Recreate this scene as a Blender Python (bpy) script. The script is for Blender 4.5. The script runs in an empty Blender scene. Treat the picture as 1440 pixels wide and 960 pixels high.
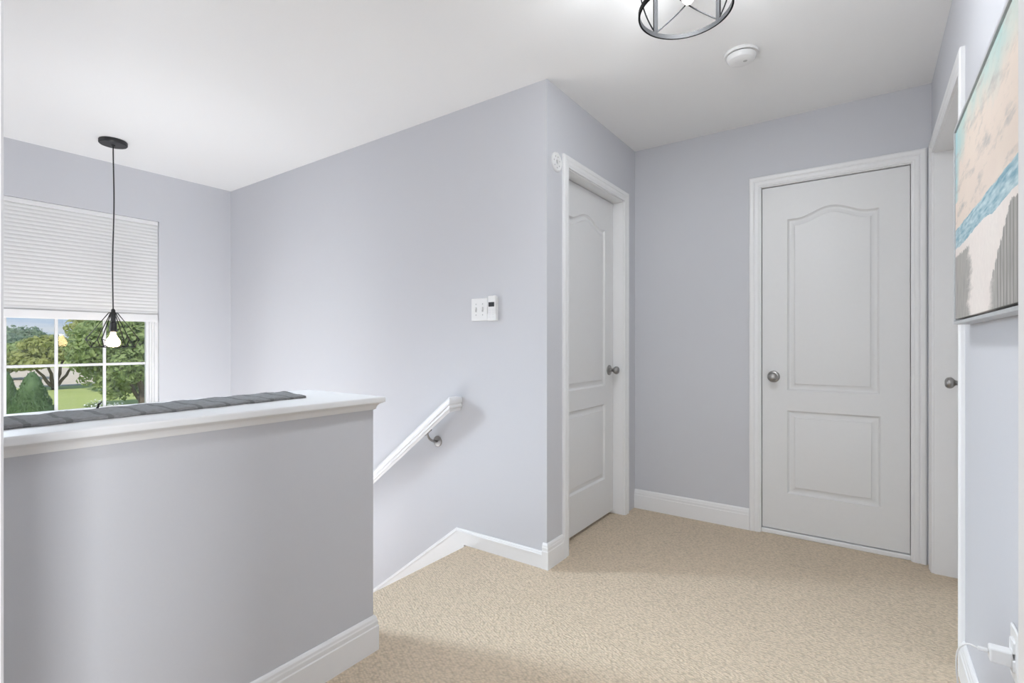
import bpy, bmesh, math, random
import numpy as np
from mathutils import Vector, Matrix
random.seed(7); rng = np.random.default_rng(7)
SC = bpy.context.scene
COL = SC.collection
PI = math.pi
H = 2.44            # ceiling height
YW = 2.139          # stair wall plane
XC = -1.30          # closet wall plane
YB = 3.30           # back wall plane
XR = 0.268          # right wall plane
XWIN = -4.494       # window wall plane
YF = 0.113          # front wall (the one with the camera's doorway)
XH = -1.475         # half wall face
ZL = -1.71          # lower floor

# ------------------------------------------------------------------ node helpers
class NT:
    def __init__(s, name):
        s.m = bpy.data.materials.new(name); s.m.use_nodes = True
        s.t = s.m.node_tree; s.n = s.t.nodes; s.l = s.t.links
        s.b = s.n['Principled BSDF']; s.out = s.n['Material Output']
    def node(s, typ, **kw):
        n = s.n.new(typ)
        for k, v in kw.items(): setattr(n, k, v)
        return n
    def set(s, sock, v):
        if hasattr(v, 'is_output'): s.l.new(v, sock)
        else: sock.default_value = v
    def math(s, op, a, b=None, c=None, clamp=False):
        n = s.node('ShaderNodeMath', operation=op); n.use_clamp = clamp
        s.set(n.inputs[0], a)
        if b is not None: s.set(n.inputs[1], b)
        if c is not None: s.set(n.inputs[2], c)
        return n.outputs[0]
    def mix(s, f, a, b):
        n = s.node('ShaderNodeMix', data_type='RGBA')
        s.set(n.inputs[0], f); s.set(n.inputs[6], a); s.set(n.inputs[7], b)
        return n.outputs[2]
    def coord(s, kind='Object'):
        return s.node('ShaderNodeTexCoord').outputs[kind]
    def mapping(s, v, scale=(1, 1, 1), rot=(0, 0, 0), loc=(0, 0, 0)):
        n = s.node('ShaderNodeMapping'); s.l.new(v, n.inputs[0])
        n.inputs['Scale'].default_value = scale; n.inputs['Rotation'].default_value = rot; n.inputs['Location'].default_value = loc
        return n.outputs[0]
    def noise(s, v, scale, detail=3, rough=.5, out='Fac'):
        n = s.node('ShaderNodeTexNoise'); s.l.new(v, n.inputs['Vector'])
        n.inputs['Scale'].default_value = scale; n.inputs['Detail'].default_value = detail; n.inputs['Roughness'].default_value = rough
        return n.outputs[out]
    def voronoi(s, v, scale, feature='F1', rand=1.0, out='Distance'):
        n = s.node('ShaderNodeTexVoronoi', feature=feature); s.l.new(v, n.inputs['Vector'])
        n.inputs['Scale'].default_value = scale; n.inputs['Randomness'].default_value = rand
        return n.outputs[out]
    def ramp(s, f, stops, interp='LINEAR'):
        n = s.node('ShaderNodeValToRGB'); s.l.new(f, n.inputs[0]); r = n.color_ramp; r.interpolation = interp
        while len(r.elements) < len(stops): r.elements.new(.5)
        for e, (p, c) in zip(r.elements, stops): e.position = p; e.color = c
        return n.outputs[0]
    def bump(s, h, strength, dist):
        n = s.node('ShaderNodeBump'); s.l.new(h, n.inputs['Height'])
        n.inputs['Strength'].default_value = strength; n.inputs['Distance'].default_value = dist
        s.l.new(n.outputs[0], s.b.inputs['Normal'])
    def base(s, c): s.set(s.b.inputs['Base Color'], c)
    def p(s, **kw):
        for k, v in kw.items(): s.b.inputs[k.replace('_', ' ')].default_value = v

def srgb(r, g, b):
    f = lambda c: (c/255/12.92) if c/255 <= .04045 else ((c/255+.055)/1.055)**2.4
    return (f(r), f(g), f(b), 1)
def plain(name, col, rough=.5, metal=0.0, grain=.03, gscale=60, bump=0.0, bdist=.001, spec=.5):
    t = NT(name); co = t.coord()
    n = t.noise(co, gscale, 3)
    k = t.math('MULTIPLY_ADD', n, grain*2, 1-grain)
    c = t.node('ShaderNodeVectorMath', operation='SCALE'); c.inputs[0].default_value = col[:3]; t.l.new(k, c.inputs['Scale'])
    t.base(c.outputs[0]); t.p(Roughness=rough, Metallic=metal); t.b.inputs['Specular IOR Level'].default_value = spec
    if bump: t.bump(n, bump, bdist)
    return t.m

M = {}
M['wall'] = plain('lavender_wall_paint', (.612, .618, .650, 1), .75, grain=.012, gscale=180, bump=.06, spec=.25)
M['ceiling'] = plain('ceiling_paint', (.89, .89, .89, 1), .9, grain=.012, gscale=150, bump=.05, spec=.15)
M['trim'] = plain('white_trim_paint', (.83, .83, .835, 1), .38, grain=.01, gscale=40)
M['door'] = plain('door_paint', (.75, .75, .75, 1), .42, grain=.012, gscale=50)
M['white_plastic'] = plain('white_plastic', (.82, .82, .82, 1), .35, grain=.01)
M['grey_plastic'] = plain('grey_plastic', (.5, .5, .5, 1), .4, grain=.02)
M['nickel'] = plain('satin_nickel', (.36, .35, .34, 1), .3, 1.0, grain=.03, gscale=200)
M['black_metal'] = plain('black_metal', (.03, .03, .031, 1), .45, .3, grain=.06, gscale=120)
M['gun_metal'] = plain('dark_grey_metal', (.005, .005, .0055, 1), .5, .0, grain=.05, gscale=120, spec=.1)
M['rubber'] = plain('black_cord', (.025, .025, .026, 1), .6, grain=.1, gscale=400)
M['dark'] = plain('dark_plastic', (.02, .02, .022, 1), .3, grain=.05)
M['vinyl'] = plain('white_vinyl', (.78, .78, .79, 1), .4, grain=.01)
M['silver'] = plain('brushed_silver_frame', (.56, .57, .58, 1), .42, .35, grain=.06, gscale=90)
M['bark'] = plain('bark', (.16, .12, .09, 1), .9, grain=.4, gscale=9, bump=.6, bdist=.02)
M['blossom'] = plain('white_blossom', (.85, .85, .8, 1), .7, grain=.05)

def carpet():
    t = NT('looped_carpet'); co = t.coord()
    m = t.mapping(co, rot=(0, 0, .55), scale=(1, 1.25, .25))
    v = t.voronoi(m, 88, 'SMOOTH_F1', .55); big = t.noise(co, 3.0, 4, .6); fine = t.noise(co, 260, 2, .6); mid = t.noise(co, 22, 3)
    h = t.math('SUBTRACT', 1.0, v)
    h2 = t.math('MULTIPLY_ADD', fine, .35, h)
    c1 = t.mix(t.math('MULTIPLY', big, .9, clamp=True), (.78, .635, .475, 1), (.84, .70, .54, 1))
    c2 = t.mix(t.math('MULTIPLY_ADD', fine, 1.6, -.35, clamp=True), (.68, .56, .42, 1), c1)
    c3 = t.mix(t.math('MULTIPLY', t.math('SUBTRACT', v, .27, clamp=True), 2.4, clamp=True), c2, (.50, .41, .30, 1))
    t.base(c3); t.p(Roughness=.95); t.b.inputs['Specular IOR Level'].default_value = .1
    t.b.inputs['Sheen Weight'].default_value = .12; t.b.inputs['Sheen Roughness'].default_value = .6
    t.bump(h2, .9, .010); return t.m
M['carpet'] = carpet()

def shade_fabric():
    t = NT('cellular_shade_fabric'); co = t.coord()
    t.base(t.mix(t.noise(co, 300, 2), (.80, .80, .80, 1), (.86, .86, .86, 1))); t.p(Roughness=.9)
    tr = t.node('ShaderNodeBsdfTranslucent'); tr.inputs[0].default_value = (.8, .8, .8, 1)
    mx = t.node('ShaderNodeMixShader'); mx.inputs[0].default_value = .18
    t.l.new(t.b.outputs[0], mx.inputs[1]); t.l.new(tr.outputs[0], mx.inputs[2]); t.l.new(mx.outputs[0], t.out.inputs[0]); return t.m
M['shade'] = shade_fabric()

def glass():
    t = NT('window_glass'); tr = t.node('ShaderNodeBsdfTransparent'); gl = t.node('ShaderNodeBsdfGlossy')
    tr.inputs[0].default_value = (.96, .97, .97, 1); gl.inputs['Roughness'].default_value = .02
    lw = t.node('ShaderNodeFresnel'); lw.inputs[0].default_value = 1.5
    n = t.noise(t.coord(), 5, 2); k = t.math('MULTIPLY', lw.outputs[0], t.math('MULTIPLY_ADD', n, .1, .95))
    mx = t.node('ShaderNodeMixShader'); t.l.new(k, mx.inputs[0]); t.l.new(tr.outputs[0], mx.inputs[1]); t.l.new(gl.outputs[0], mx.inputs[2])
    t.l.new(mx.outputs[0], t.out.inputs[0]); return t.m
M['glass'] = glass()
def bulbm(name, col, st):
    t = NT(name); t.p(Roughness=.3); t.base((.9, .9, .9, 1))
    n = t.noise(t.coord(), 30, 1)
    t.b.inputs['Emission Color'].default_value = col
    t.set(t.b.inputs['Emission Strength'], t.math('MULTIPLY_ADD', n, st*.1, st*.95)); return t.m
M['warm_bulb'] = bulbm('lit_warm_bulb', (1, .70, .34, 1), 14)
M['white_bulb'] = bulbm('lit_frosted_bulb', (1, .98, .95, 1), 1.1)
M['clear_bulb'] = plain('grey_glass_bulb', (.42, .42, .43, 1), .12, grain=.2, gscale=30)

def runner_mat():
    t = NT('grey_woven_runner'); co = t.coord()
    w = t.node('ShaderNodeTexWave', wave_type='BANDS', bands_direction='Y'); t.l.new(co, w.inputs['Vector'])
    w.inputs['Scale'].default_value = 4.2; w.inputs['Distortion'].default_value = 2.5; w.inputs['Detail'].default_value = 3
    f = t.noise(t.mapping(co, scale=(1, .35, 1)), 240, 3, .7); g = t.noise(co, 30, 3)
    line = t.math('LESS_THAN', w.outputs['Fac'], .07)
    c = t.mix(f, (.10, .10, .10, 1), (.40, .40, .405, 1))
    c = t.mix(t.math('MULTIPLY', line, .45), c, (.05, .05, .052, 1))
    t.base(t.mix(t.math('MULTIPLY', g, .35), c, (.25, .25, .25, 1))); t.p(Roughness=.95); t.b.inputs['Specular IOR Level'].default_value = .1
    t.bump(t.math('ADD', f, t.math('MULTIPLY', line, -1.0)), .8, .004); return t.m
M['runner'] = runner_mat()

def leafmat(name, dark, light, scale=.7):
    t = NT(name); co = t.coord(); n = t.noise(co, scale, 4, .7); f = t.noise(co, 9, 2)
    k = t.math('MULTIPLY_ADD', t.math('ADD', n, t.math('MULTIPLY', f, .5)), 1.5, -.65, clamp=True)
    t.base(t.mix(k, dark, light)); t.p(Roughness=.6); t.b.inputs['Specular IOR Level'].default_value = .25
    tr = t.node('ShaderNodeBsdfTranslucent'); t.l.new(t.mix(k, dark, light), tr.inputs[0])
    mx = t.node('ShaderNodeMixShader'); mx.inputs[0].default_value = .48
    t.l.new(t.b.outputs[0], mx.inputs[1]); t.l.new(tr.outputs[0], mx.inputs[2]); t.l.new(mx.outputs[0], t.out.inputs[0]); return t.m
M['leaf_yellow'] = leafmat('yellow_green_leaves', (.30, .35, .14, 1), (.68, .67, .28, 1))
M['leaf_green'] = leafmat('green_leaves', (.24, .33, .14, 1), (.56, .64, .28, 1))
M['leaf_dark'] = leafmat('dark_green_leaves', (.15, .23, .10, 1), (.42, .54, .23, 1))
M['conifer'] = leafmat('conifer_foliage', (.09, .17, .07, 1), (.26, .40, .17, 1), 1.6)
M['far_leaf'] = leafmat('far_woods', (.22, .30, .22, 1), (.42, .52, .36, 1), .12)
def lawnmat():
    t = NT('lawn_grass'); co = t.coord(); n = t.noise(co, .25, 5, .65); f = t.noise(t.mapping(co, scale=(3, .6, 1)), 1.2, 4)
    c = t.mix(n, (.28, .38, .07, 1), (.48, .54, .14, 1)); t.base(t.mix(t.math('MULTIPLY', f, .4), c, (.56, .52, .28, 1)))
    t.p(Roughness=.9); return t.m
M['lawn'] = lawnmat()
M['gravel'] = plain('pale_field', (.62, .52, .39, 1), .95, grain=.15, gscale=.6)
M['kerb'] = plain('pale_kerb', (.62, .6, .56, 1), .9, grain=.1, gscale=3)

def art():
    t = NT('beach_painting'); co = t.coord('Generated')
    sx = t.node('ShaderNodeSeparateXYZ'); t.l.new(co, sx.inputs[0]); y, v = sx.outputs[1], sx.outputs[2]
    u = t.math('SUBTRACT', 1.0, y)
    ob = t.coord()
    n1 = t.noise(ob, 5, 4, .6); n2 = t.noise(t.mapping(ob, scale=(1, .5, 2.2)), 11, 5, .65); n3 = t.noise(t.mapping(ob, scale=(1, 6, .8)), 18, 4)
    nf = t.noise(ob, 60, 4, .7)
    # sky
    teal = srgb(170, 202, 198); cream = srgb(224, 209, 194); pink = srgb(214, 197, 186)
    sky = t.mix(n1, cream, pink)
    edge = t.math('ADD', t.math('MULTIPLY', t.math('SUBTRACT', v, .80), 4.0), t.math('MULTIPLY', t.math('SUBTRACT', n1, .5), 2.2))
    sky = t.mix(t.math('MULTIPLY', edge, .9, clamp=True), sky, teal)
    ledge = t.math('MULTIPLY', t.math('SUBTRACT', t.math('MULTIPLY_ADD', n1, .16, .02), u), 9.0, clamp=True)
    sky = t.mix(t.math('MULTIPLY', ledge, t.math('GREATER_THAN', v, .62)), sky, srgb(158, 200, 204))
    cl = t.math('MULTIPLY', t.math('SUBTRACT', n2, .53, clamp=True), 5, clamp=True)
    sky = t.mix(cl, sky, srgb(172, 168, 164))
    # sea
    vv = t.math('MULTIPLY_ADD', t.math('SUBTRACT', n2, .5), .05, v)
    sea = t.mix(t.math('MULTIPLY_ADD', t.noise(t.mapping(ob, scale=(1, 1, 7)), 14, 4), 2.2, -.7, clamp=True), srgb(112, 152, 168), srgb(204, 218, 218))
    c = t.mix(t.math('GREATER_THAN', vv, .475), sea, sky)
    # sand and dunes
    sand = t.mix(nf, srgb(214, 208, 202), srgb(236, 230, 222))
    sand = t.mix(t.math('MULTIPLY', n1, .5), sand, srgb(222, 202, 196))
    c = t.mix(t.math('GREATER_THAN', vv, .375), sand, c)
    dune_c = t.mix(n3, srgb(122, 120, 117), srgb(192, 187, 180))
    dl = t.math('MULTIPLY', t.math('SUBTRACT', t.math('MULTIPLY_ADD', n2, .36, .15), u), 12.0, clamp=True)
    c = t.mix(t.math('MULTIPLY', dl, t.math('LESS_THAN', t.math('MULTIPLY_ADD', n3, .05, vv), .355)), c, dune_c)
    rise = t.math('MINIMUM', t.math('MULTIPLY_ADD', t.math('SUBTRACT', u, .50), 1.15, .05), .37)
    dr = t.math('MULTIPLY', t.math('SUBTRACT', u, t.math('MULTIPLY_ADD', n2, .20, .44)), 14.0, clamp=True)
    c = t.mix(t.math('MULTIPLY', dr, t.math('LESS_THAN', t.math('MULTIPLY_ADD', n3, .06, vv), rise)), c, dune_c)
    st = t.math('GREATER_THAN', t.math('FRACT', t.math('MULTIPLY_ADD', n1, .5, t.math('MULTIPLY', u, 33.0))), .74)
    posts = t.math('MULTIPLY', st, t.math('MULTIPLY', t.math('GREATER_THAN', u, .64), t.math('LESS_THAN', vv, t.math('MULTIPLY', rise, .93))))
    c = t.mix(t.math('MULTIPLY', posts, .7), c, srgb(104, 102, 102))
    t.base(c); t.p(Roughness=.7); t.bump(nf, .2, .001); return t.m
M['art'] = art()

# ------------------------------------------------------------------ mesh helpers
def link(name, me, mat, parent=None, smooth=False, loc=None):
    o = bpy.data.objects.new(name, me); COL.objects.link(o)
    if mat is not None: me.materials.append(M[mat] if isinstance(mat, str) else mat)
    if parent is not None: o.parent = parent
    if loc is not None: o.location = loc
    if smooth: me.polygons.foreach_set('use_smooth', [True]*len(me.polygons))
    return o
def from_bm(name, bm, mat, parent=None, smooth=False, recalc=True):
    if recalc: bmesh.ops.recalc_face_normals(bm, faces=bm.faces)
    me = bpy.data.meshes.new(name); bm.to_mesh(me); bm.free()
    return link(name, me, mat, parent, smooth)
def autosmooth(o, ang=35):
    me = o.data
    bm = bmesh.new(); bm.from_mesh(me)
    for f in bm.faces: f.smooth = True
    for e in bm.edges:
        if len(e.link_faces) == 2: e.smooth = e.calc_face_angle(0) < math.radians(ang)
    bm.to_mesh(me); bm.free(); return o
def box(bm, a, b, bev=0.0, seg=2):
    a, b = Vector(a), Vector(b)
    r = bmesh.ops.create_cube(bm, size=1, matrix=Matrix.Translation((a+b)/2) @ Matrix.Diagonal((*(b-a), 1)))
    if bev:
        es = list({e for v in r['verts'] for e in v.link_edges})
        bmesh.ops.bevel(bm, geom=es, offset=bev, segments=seg, affect='EDGES', profile=.5)
def boxes(name, lst, mat, parent=None, bev=0.0):
    bm = bmesh.new()
    for a, b in lst: box(bm, a, b, bev)
    return from_bm(name, bm, mat, parent)
def frame_from(d):
    d = Vector(d).normalized(); up = Vector((0, 0, 1)) if abs(d.z) < .95 else Vector((1, 0, 0))
    x = d.cross(up).normalized(); y = x.cross(d).normalized(); return d, x, y
def lathe(bm, prof, org=(0, 0, 0), axis=(0, 0, 1), seg=32):
    """prof: list of (along, radius)"""
    d, x, y = frame_from(axis); org = Vector(org); rings = []
    for a, r in prof:
        if r < 1e-6: rings.append([bm.verts.new(org+d*a)])
        else: rings.append([bm.verts.new(org+d*a+(x*math.cos(2*PI*k/seg)+y*math.sin(2*PI*k/seg))*r) for k in range(seg)])
    for p, q in zip(rings, rings[1:]):
        for k in range(seg):
            k2 = (k+1) % seg
            if len(p) == 1 and len(q) > 1: bm.faces.new((p[0], q[k], q[k2]))
            elif len(q) == 1 and len(p) > 1: bm.faces.new((p[k], p[k2], q[0]))
            elif len(p) > 1: bm.faces.new((p[k], p[k2], q[k2], q[k]))
    if len(rings[0]) > 1: bm.faces.new(rings[0])
    if len(rings[-1]) > 1: bm.faces.new(rings[-1])
def tube(bm, pts, r, seg=10, closed=False):
    pts = [Vector(p) for p in pts]; n = len(pts); rad = r if isinstance(r, (list, tuple)) else [r]*n
    rings = []; prev = None
    for i, p in enumerate(pts):
        a = pts[(i-1) % n] if (closed or i > 0) else p; b = pts[(i+1) % n] if (closed or i < n-1) else p
        d = (b-a).normalized()
        if prev is None: _, x, y = frame_from(d)
        else:
            x = (prev-d*prev.dot(d)).normalized(); y = d.cross(x)
        prev = x
        rings.append([bm.verts.new(p+(x*math.cos(2*PI*k/seg)+y*math.sin(2*PI*k/seg))*rad[i]) for k in range(seg)])
    pairs = list(zip(rings, rings[1:]))
    for p, q in pairs:
        for k in range(seg): bm.faces.new((p[k], p[(k+1) % seg], q[(k+1) % seg], q[k]))
    if closed:
        p, q = rings[-1], rings[0]
        off = min(range(seg), key=lambda s: (p[0].co-q[s].co).length)
        for k in range(seg): bm.faces.new((p[k], p[(k+1) % seg], q[(k+1+off) % seg], q[(k+off) % seg]))
    else:
        bm.faces.new(rings[0]); bm.faces.new(rings[-1])
def sweep(bm, path, prof, fn, caps=True):
    """path: 2-D polyline; prof: list of (w, t), w offset to the path's left, t height; fn(a, b, t) -> 3-D. Mitred."""
    P = [Vector(p) for p in path]; n = len(P); rings = []
    for i in range(n):
        d0 = (P[i]-P[i-1]).normalized() if i > 0 else None
        d1 = (P[i+1]-P[i]).normalized() if i < n-1 else None
        if d0 is None: m = Vector((-d1.y, d1.x))
        elif d1 is None: m = Vector((-d0.y, d0.x))
        else:
            n0 = Vector((-d0.y, d0.x)); n1 = Vector((-d1.y, d1.x)); m = n0+n1; m = m/(1+n0.dot(n1))
        rings.append([bm.verts.new(fn(P[i].x+m.x*w, P[i].y+m.y*w, t)) for w, t in prof])
    k = len(prof)
    for p, q in zip(rings, rings[1:]):
        for j in range(k): bm.faces.new((p[j], p[(j+1) % k], q[(j+1) % k], q[j]))
    if caps: bm.faces.new(rings[0]); bm.faces.new(rings[-1])
def prism(bm, poly, y0, y1, fn):
    a = [bm.verts.new(fn(u, v, y0)) for u, v in poly]; b = [bm.verts.new(fn(u, v, y1)) for u, v in poly]; n = len(poly)
    for i in range(n): bm.faces.new((a[i], a[(i+1) % n], b[(i+1) % n], b[i]))
    bm.faces.new(a); bm.faces.new(b)
def empty(name, loc=(0, 0, 0)):
    o = bpy.data.objects.new(name, None); COL.objects.link(o); o.location = loc; o.empty_display_size = .1; return o
def part(o, parent):
    o.parent = parent; o.matrix_parent_inverse = Matrix.Translation(-Vector(parent.location)); return o
def tag(o, label, cat, group=None, kind=None):
    o['label'] = label; o['category'] = cat
    if group: o['group'] = group
    if kind: o['kind'] = kind
    return o
def S(o, label, cat): return tag(o, label, cat, kind='structure')

# ------------------------------------------------------------------ room shell
bm = bmesh.new(); box(bm, (-1.83, -2.8, -.2), (1.8, 4.5, 0))
es = [e for e in bm.edges if all(v.co.x < -1.8 and v.co.z > -.01 for v in e.verts)]
bmesh.ops.bevel(bm, geom=es, offset=.022, segments=5, affect='EDGES', profile=.5)
S(from_bm('floor', bm, 'carpet'), 'tan looped carpet covering the upstairs landing', 'floor')
bm = bmesh.new()
for i in range(8):
    x1 = -1.83-.247*i; z = -.19*(i+1)
    box(bm, (x1-.247-.02, 1.206, ZL), (x1, YW-.013, z), .012, 3)
S(from_bm('floor_stairs', bm, 'carpet'), 'carpeted stairs going down from the landing beside the handrail', 'stairs')
S(boxes('floor_lower', [((-4.66, YF-.12, ZL-.2), (-1.83, YW+.12, ZL))], 'carpet'), 'floor of the entry at the foot of the stairs', 'floor')
S(boxes('ceiling', [((-4.66, -2.8, H), (1.8, 4.5, H+.15))], 'ceiling'), 'white painted ceiling over the landing and stairwell', 'ceiling')
S(boxes('wall_stair', [((-4.66, YW, ZL), (XC, YW+.115, H))], 'wall'), 'long lavender grey wall above the stairs with the handrail', 'wall')
WY0, WY1, WZ0, WZ1 = .665, 1.600, .57, 2.07
S(boxes('wall_window', [((-4.66, YF, ZL), (XWIN, WY0, H)), ((-4.66, WY1, ZL), (XWIN, YW, H)), ((-4.66, WY0, ZL), (XWIN, WY1, WZ0)), ((-4.66, WY0, WZ1), (XWIN, WY1, H))], 'wall'),
  'lavender grey end wall of the stairwell around the window', 'wall')
D1Y0, D1Y1, DZ = 2.355, 3.100, 2.050
JT = .0182          # the jamb boards line the openings
S(boxes('wall_closet', [((XC-.115, YW+.115, 0), (XC, D1Y0-JT, H)), ((XC-.115, D1Y1+JT, 0), (XC, YB+.115, H)), ((XC-.115, D1Y0-JT, DZ+JT), (XC, D1Y1+JT, H))], 'wall'),
  'short lavender wall with the narrow closet door', 'wall')
D2X0, D2X1 = -.514, .186
S(boxes('wall_back', [((XC, YB, 0), (D2X0-JT, YB+.115, H)), ((D2X1+JT, YB, 0), (XR, YB+.115, H)), ((D2X0-JT, YB, DZ+JT), (D2X1+JT, YB+.115, H))], 'wall'),
  'lavender wall at the end of the landing around the middle door', 'wall')
D3Y0, D3Y1 = 2.303, 3.183
S(boxes('wall_right', [((XR, YF, 0), (XR+.115, D3Y0-JT, H)), ((XR, D3Y1+JT, 0), (XR+.115, YB+.115, H)), ((XR, D3Y0-JT, DZ+JT), (XR+.115, D3Y1+JT, H))], 'wall'),
  'lavender side wall where the beach painting hangs', 'wall')
DWX0, DWX1 = -.751, .0199
S(boxes('wall_front', [((-4.66, YF-.115, ZL), (-1.87, YF, H)), ((-1.87, YF-.115, 0), (DWX0-JT, YF, H)), ((DWX1+JT, YF-.115, 0), (XR+.115, YF, H)), ((DWX0-JT, YF-.115, DZ+JT), (DWX1+JT, YF, H))], 'wall'),
  'wall with the open doorway the view is taken from', 'wall')
S(boxes('wall_outer', [((1.7, -2.8, 0), (1.8, 4.5, H)), ((-1.9, 4.4, 0), (1.7, 4.5, H)), ((-4.66, YW+.115, ZL), (-4.56, 4.5, H)), ((-4.56, 4.4, ZL), (-1.9, 4.5, H)),
    ((-4.56, -2.8, 0), (1.7, -2.7, H)), ((-2.6, -2.7, 0), (-2.5, YF-.115, H)), ((XR+.115, YF-.115, 0), (1.7, YF, H))], 'wall'), 'outer walls of the neighbouring rooms', 'wall')
S(boxes('wall_below', [((-1.865, YF, ZL), (-1.831, 1.2, -.2))], 'wall'), 'stairwell wall under the landing', 'wall')
S(boxes('wall_half', [((-1.865, YF, -.2), (-1.831, 1.205, .895)), ((-1.831, YF, 0), (XH, 1.205, .895))], 'wall'), 'lavender half wall guarding the stairwell under the white ledge', 'wall')

# ledge: flat board with rounded nose over a cove moulding
ledge = empty('trim_ledge', (-1.67, .66, .9)); S(ledge, 'white painted ledge capping the half wall', 'ledge')
bm = bmesh.new(); box(bm, (-1.908, YF, .907), (-1.432, 1.226, .928))
es = [e for e in bm.edges if not all(v.co.y < YF+.01 for v in e.verts) and abs(e.verts[0].co.z-e.verts[1].co.z) < .001]
bmesh.ops.bevel(bm, geom=es, offset=.0045, segments=3, affect='EDGES', profile=.5)
part(from_bm('board', bm, 'trim'), ledge)
cove = [(0, .880), (.006, .880), (.008, .886), (.010, .893), (.016, .900), (.026, .9045), (.028, .907), (0, .907)]
bm = bmesh.new(); sweep(bm, [(XH, YF), (XH, 1.205), (-1.865, 1.205), (-1.865, YF)], [(-w, z) for w, z in cove], lambda a, b, t: (a, b, t))
part(autosmooth(from_bm('cove_moulding', bm, 'trim'), 40), ledge)

# baseboards
BASE = [(0, 0), (.015, 0), (.015, .088), (.0125, .0915), (.0125, .106), (.0105, .110), (.0095, .118), (.006, .124), (.003, .127), (0, .127)]
def baseboard(name, path, label, side=-1, prof=BASE):
    bm = bmesh.new(); sweep(bm, path, [(side*w, z) for w, z in prof], lambda a, b, t: (a, b, t))
    return S(from_bm(name, bm, 'trim'), label, 'baseboard')
baseboard('baseboard_half', [(XH, YF), (XH, 1.205), (-1.83, 1.205)], 'tall white baseboard along the half wall')
baseboard('baseboard_closet', [(XC, 2.291), (XC, YW), (XC-.022, YW)], 'short white baseboard turning the corner by the closet door', side=1)
baseboard('baseboard_back', [(XC, YB), (-.578, YB)], 'white baseboard between the closet door and the middle door')
baseboard('baseboard_right', [(XR, 2.243), (XR, YF)], 'white baseboard under the beach painting')
skirt = empty('baseboard_stair', (-1.6, YW, 0)); S(skirt, 'white baseboard bending down along the stairs', 'baseboard')
SL = .769; xk, zk = -1.895, .083
fnW = lambda a, z, t: (a, YW-t, z)
bm = bmesh.new()
xe = -4.0
prism(bm, [(XC-.022, 0), (XC-.022, zk-.012), (xk, zk-.012), (xe, zk-.012-SL*(xk-xe)), (xe, zk-.30-SL*(xk-xe)), (-1.95, -.26), (-1.832, -.19), (-1.832, 0)], 0, .0125, fnW)
part(from_bm('board', bm, 'trim'), skirt)
bm = bmesh.new()
sweep(bm, [(XC-.022, zk), (xk, zk), (xe, zk-SL*(xk-xe))], [(0, 0), (0, .005), (.005, .010), (.009, .0105), (.013, .016), (.019, .016), (.019, 0)], fnW)
part(from_bm('cap_bead', bm, 'trim'), skirt)

# ------------------------------------------------------------------ doors
CAS = [(.005, 0), (.005, .009), (.012, .0105), (.016, .013), (.030, .0135), (.036, .011), (.042, .015), (.056, .0165), (.062, .014), (.064, .011), (.064, 0)]
def casing(parent, a0, a1, zt, fn, name='casing', zb=0):
    bm = bmesh.new(); sweep(bm, [(a0, zb), (a0, zt), (a1, zt), (a1, zb)], CAS, fn)
    return part(from_bm(name, bm, 'trim'), parent)
def jamb(parent, a0, a1, zt, depth, fn, stop=None, zb=0.0):
    th = .018; bm = bmesh.new()
    def bx(A, Bz, d0, d1):
        prism(bm, [(A[0], Bz[0]), (A[1], Bz[0]), (A[1], Bz[1]), (A[0], Bz[1])], d0, d1, fn)
    bx((a0-th, a0), (zb, zt+th), -depth, -.0001); bx((a1, a1+th), (zb, zt+th), -depth, -.0001); bx((a0, a1), (zt, zt+th), -depth, -.0001)
    if stop is not None:
        s0, s1 = stop
        bx((a0, a0+.011), (zb, zt), s0, s1); bx((a1-.011, a1), (zb, zt), s0, s1); bx((a0+.011, a1-.011), (zt-.011, zt), s0, s1)
    return part(from_bm('jamb', bm, 'trim'), parent)
def offset_poly(P, s):
    n = len(P); out = []
    for i in range(n):
        p0, p, p1 = Vector(P[i-1]), Vector(P[i]), Vector(P[(i+1) % n])
        d0 = (p-p0).normalized(); d1 = (p1-p).normalized(); n0 = Vector((-d0.y, d0.x)); n1 = Vector((-d1.y, d1.x))
        m = (n0+n1)/(1+n0.dot(n1)); out.append(p+m*s)
    return out
def door_leaf(parent, a0, a1, zb, zt, face, fn, panels, thick=.035):
    """panels: CCW polygons in (a, z); fn(a, z, t)"""
    bm = bmesh.new(); V = lambda p, t: bm.verts.new(fn(p[0], p[1], face+t))
    rect = [(a0, zb), (a1, zb), (a1, zt), (a0, zt)]
    outer = [V(p, 0) for p in rect]; edges = [bm.edges.new((outer[i], outer[(i+1) % 4])) for i in range(4)]
    PROF = [(0, 0), (.003, -.005), (.010, -.011), (.017, -.012), (.021, -.0115), (.037, -.0055), (.040, -.001), (.043, -.0005)]
    for P in panels:
        rings = []
        for s, d in PROF: rings.append([V(p, d) for p in offset_poly(P, s)])
        n = len(P)
        for i in range(n): edges.append(bm.edges.new((rings[0][i], rings[0][(i+1) % n])))
        for p, q in zip(rings, rings[1:]):
            for i in range(n): bm.faces.new((p[i], p[(i+1) % n], q[(i+1) % n], q[i]))
        bm.faces.new(rings[-1])
    bmesh.ops.triangle_fill(bm, use_beauty=True, edges=edges)
    back = [V(p, -thick) for p in rect]
    for i in range(4): bm.faces.new((outer[i], outer[(i+1) % 4], back[(i+1) % 4], back[i]))
    bm.faces.new(back)
    o = from_bm('leaf', bm, 'door'); autosmooth(o, 28); return part(o, parent)
def arch_panel(a0, a1, zb, zs, rise):
    pts = [(a0, zb), (a1, zb), (a1, zs)]; w = a1-a0; N = 28
    for k in range(N+1):
        t = k/N; x = a1-w*(.13+.74*t)
        pts.append((x, zs+rise*(.5-.5*math.cos(2*PI*t))**.8))
    pts.append((a0, zs)); return pts
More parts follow.
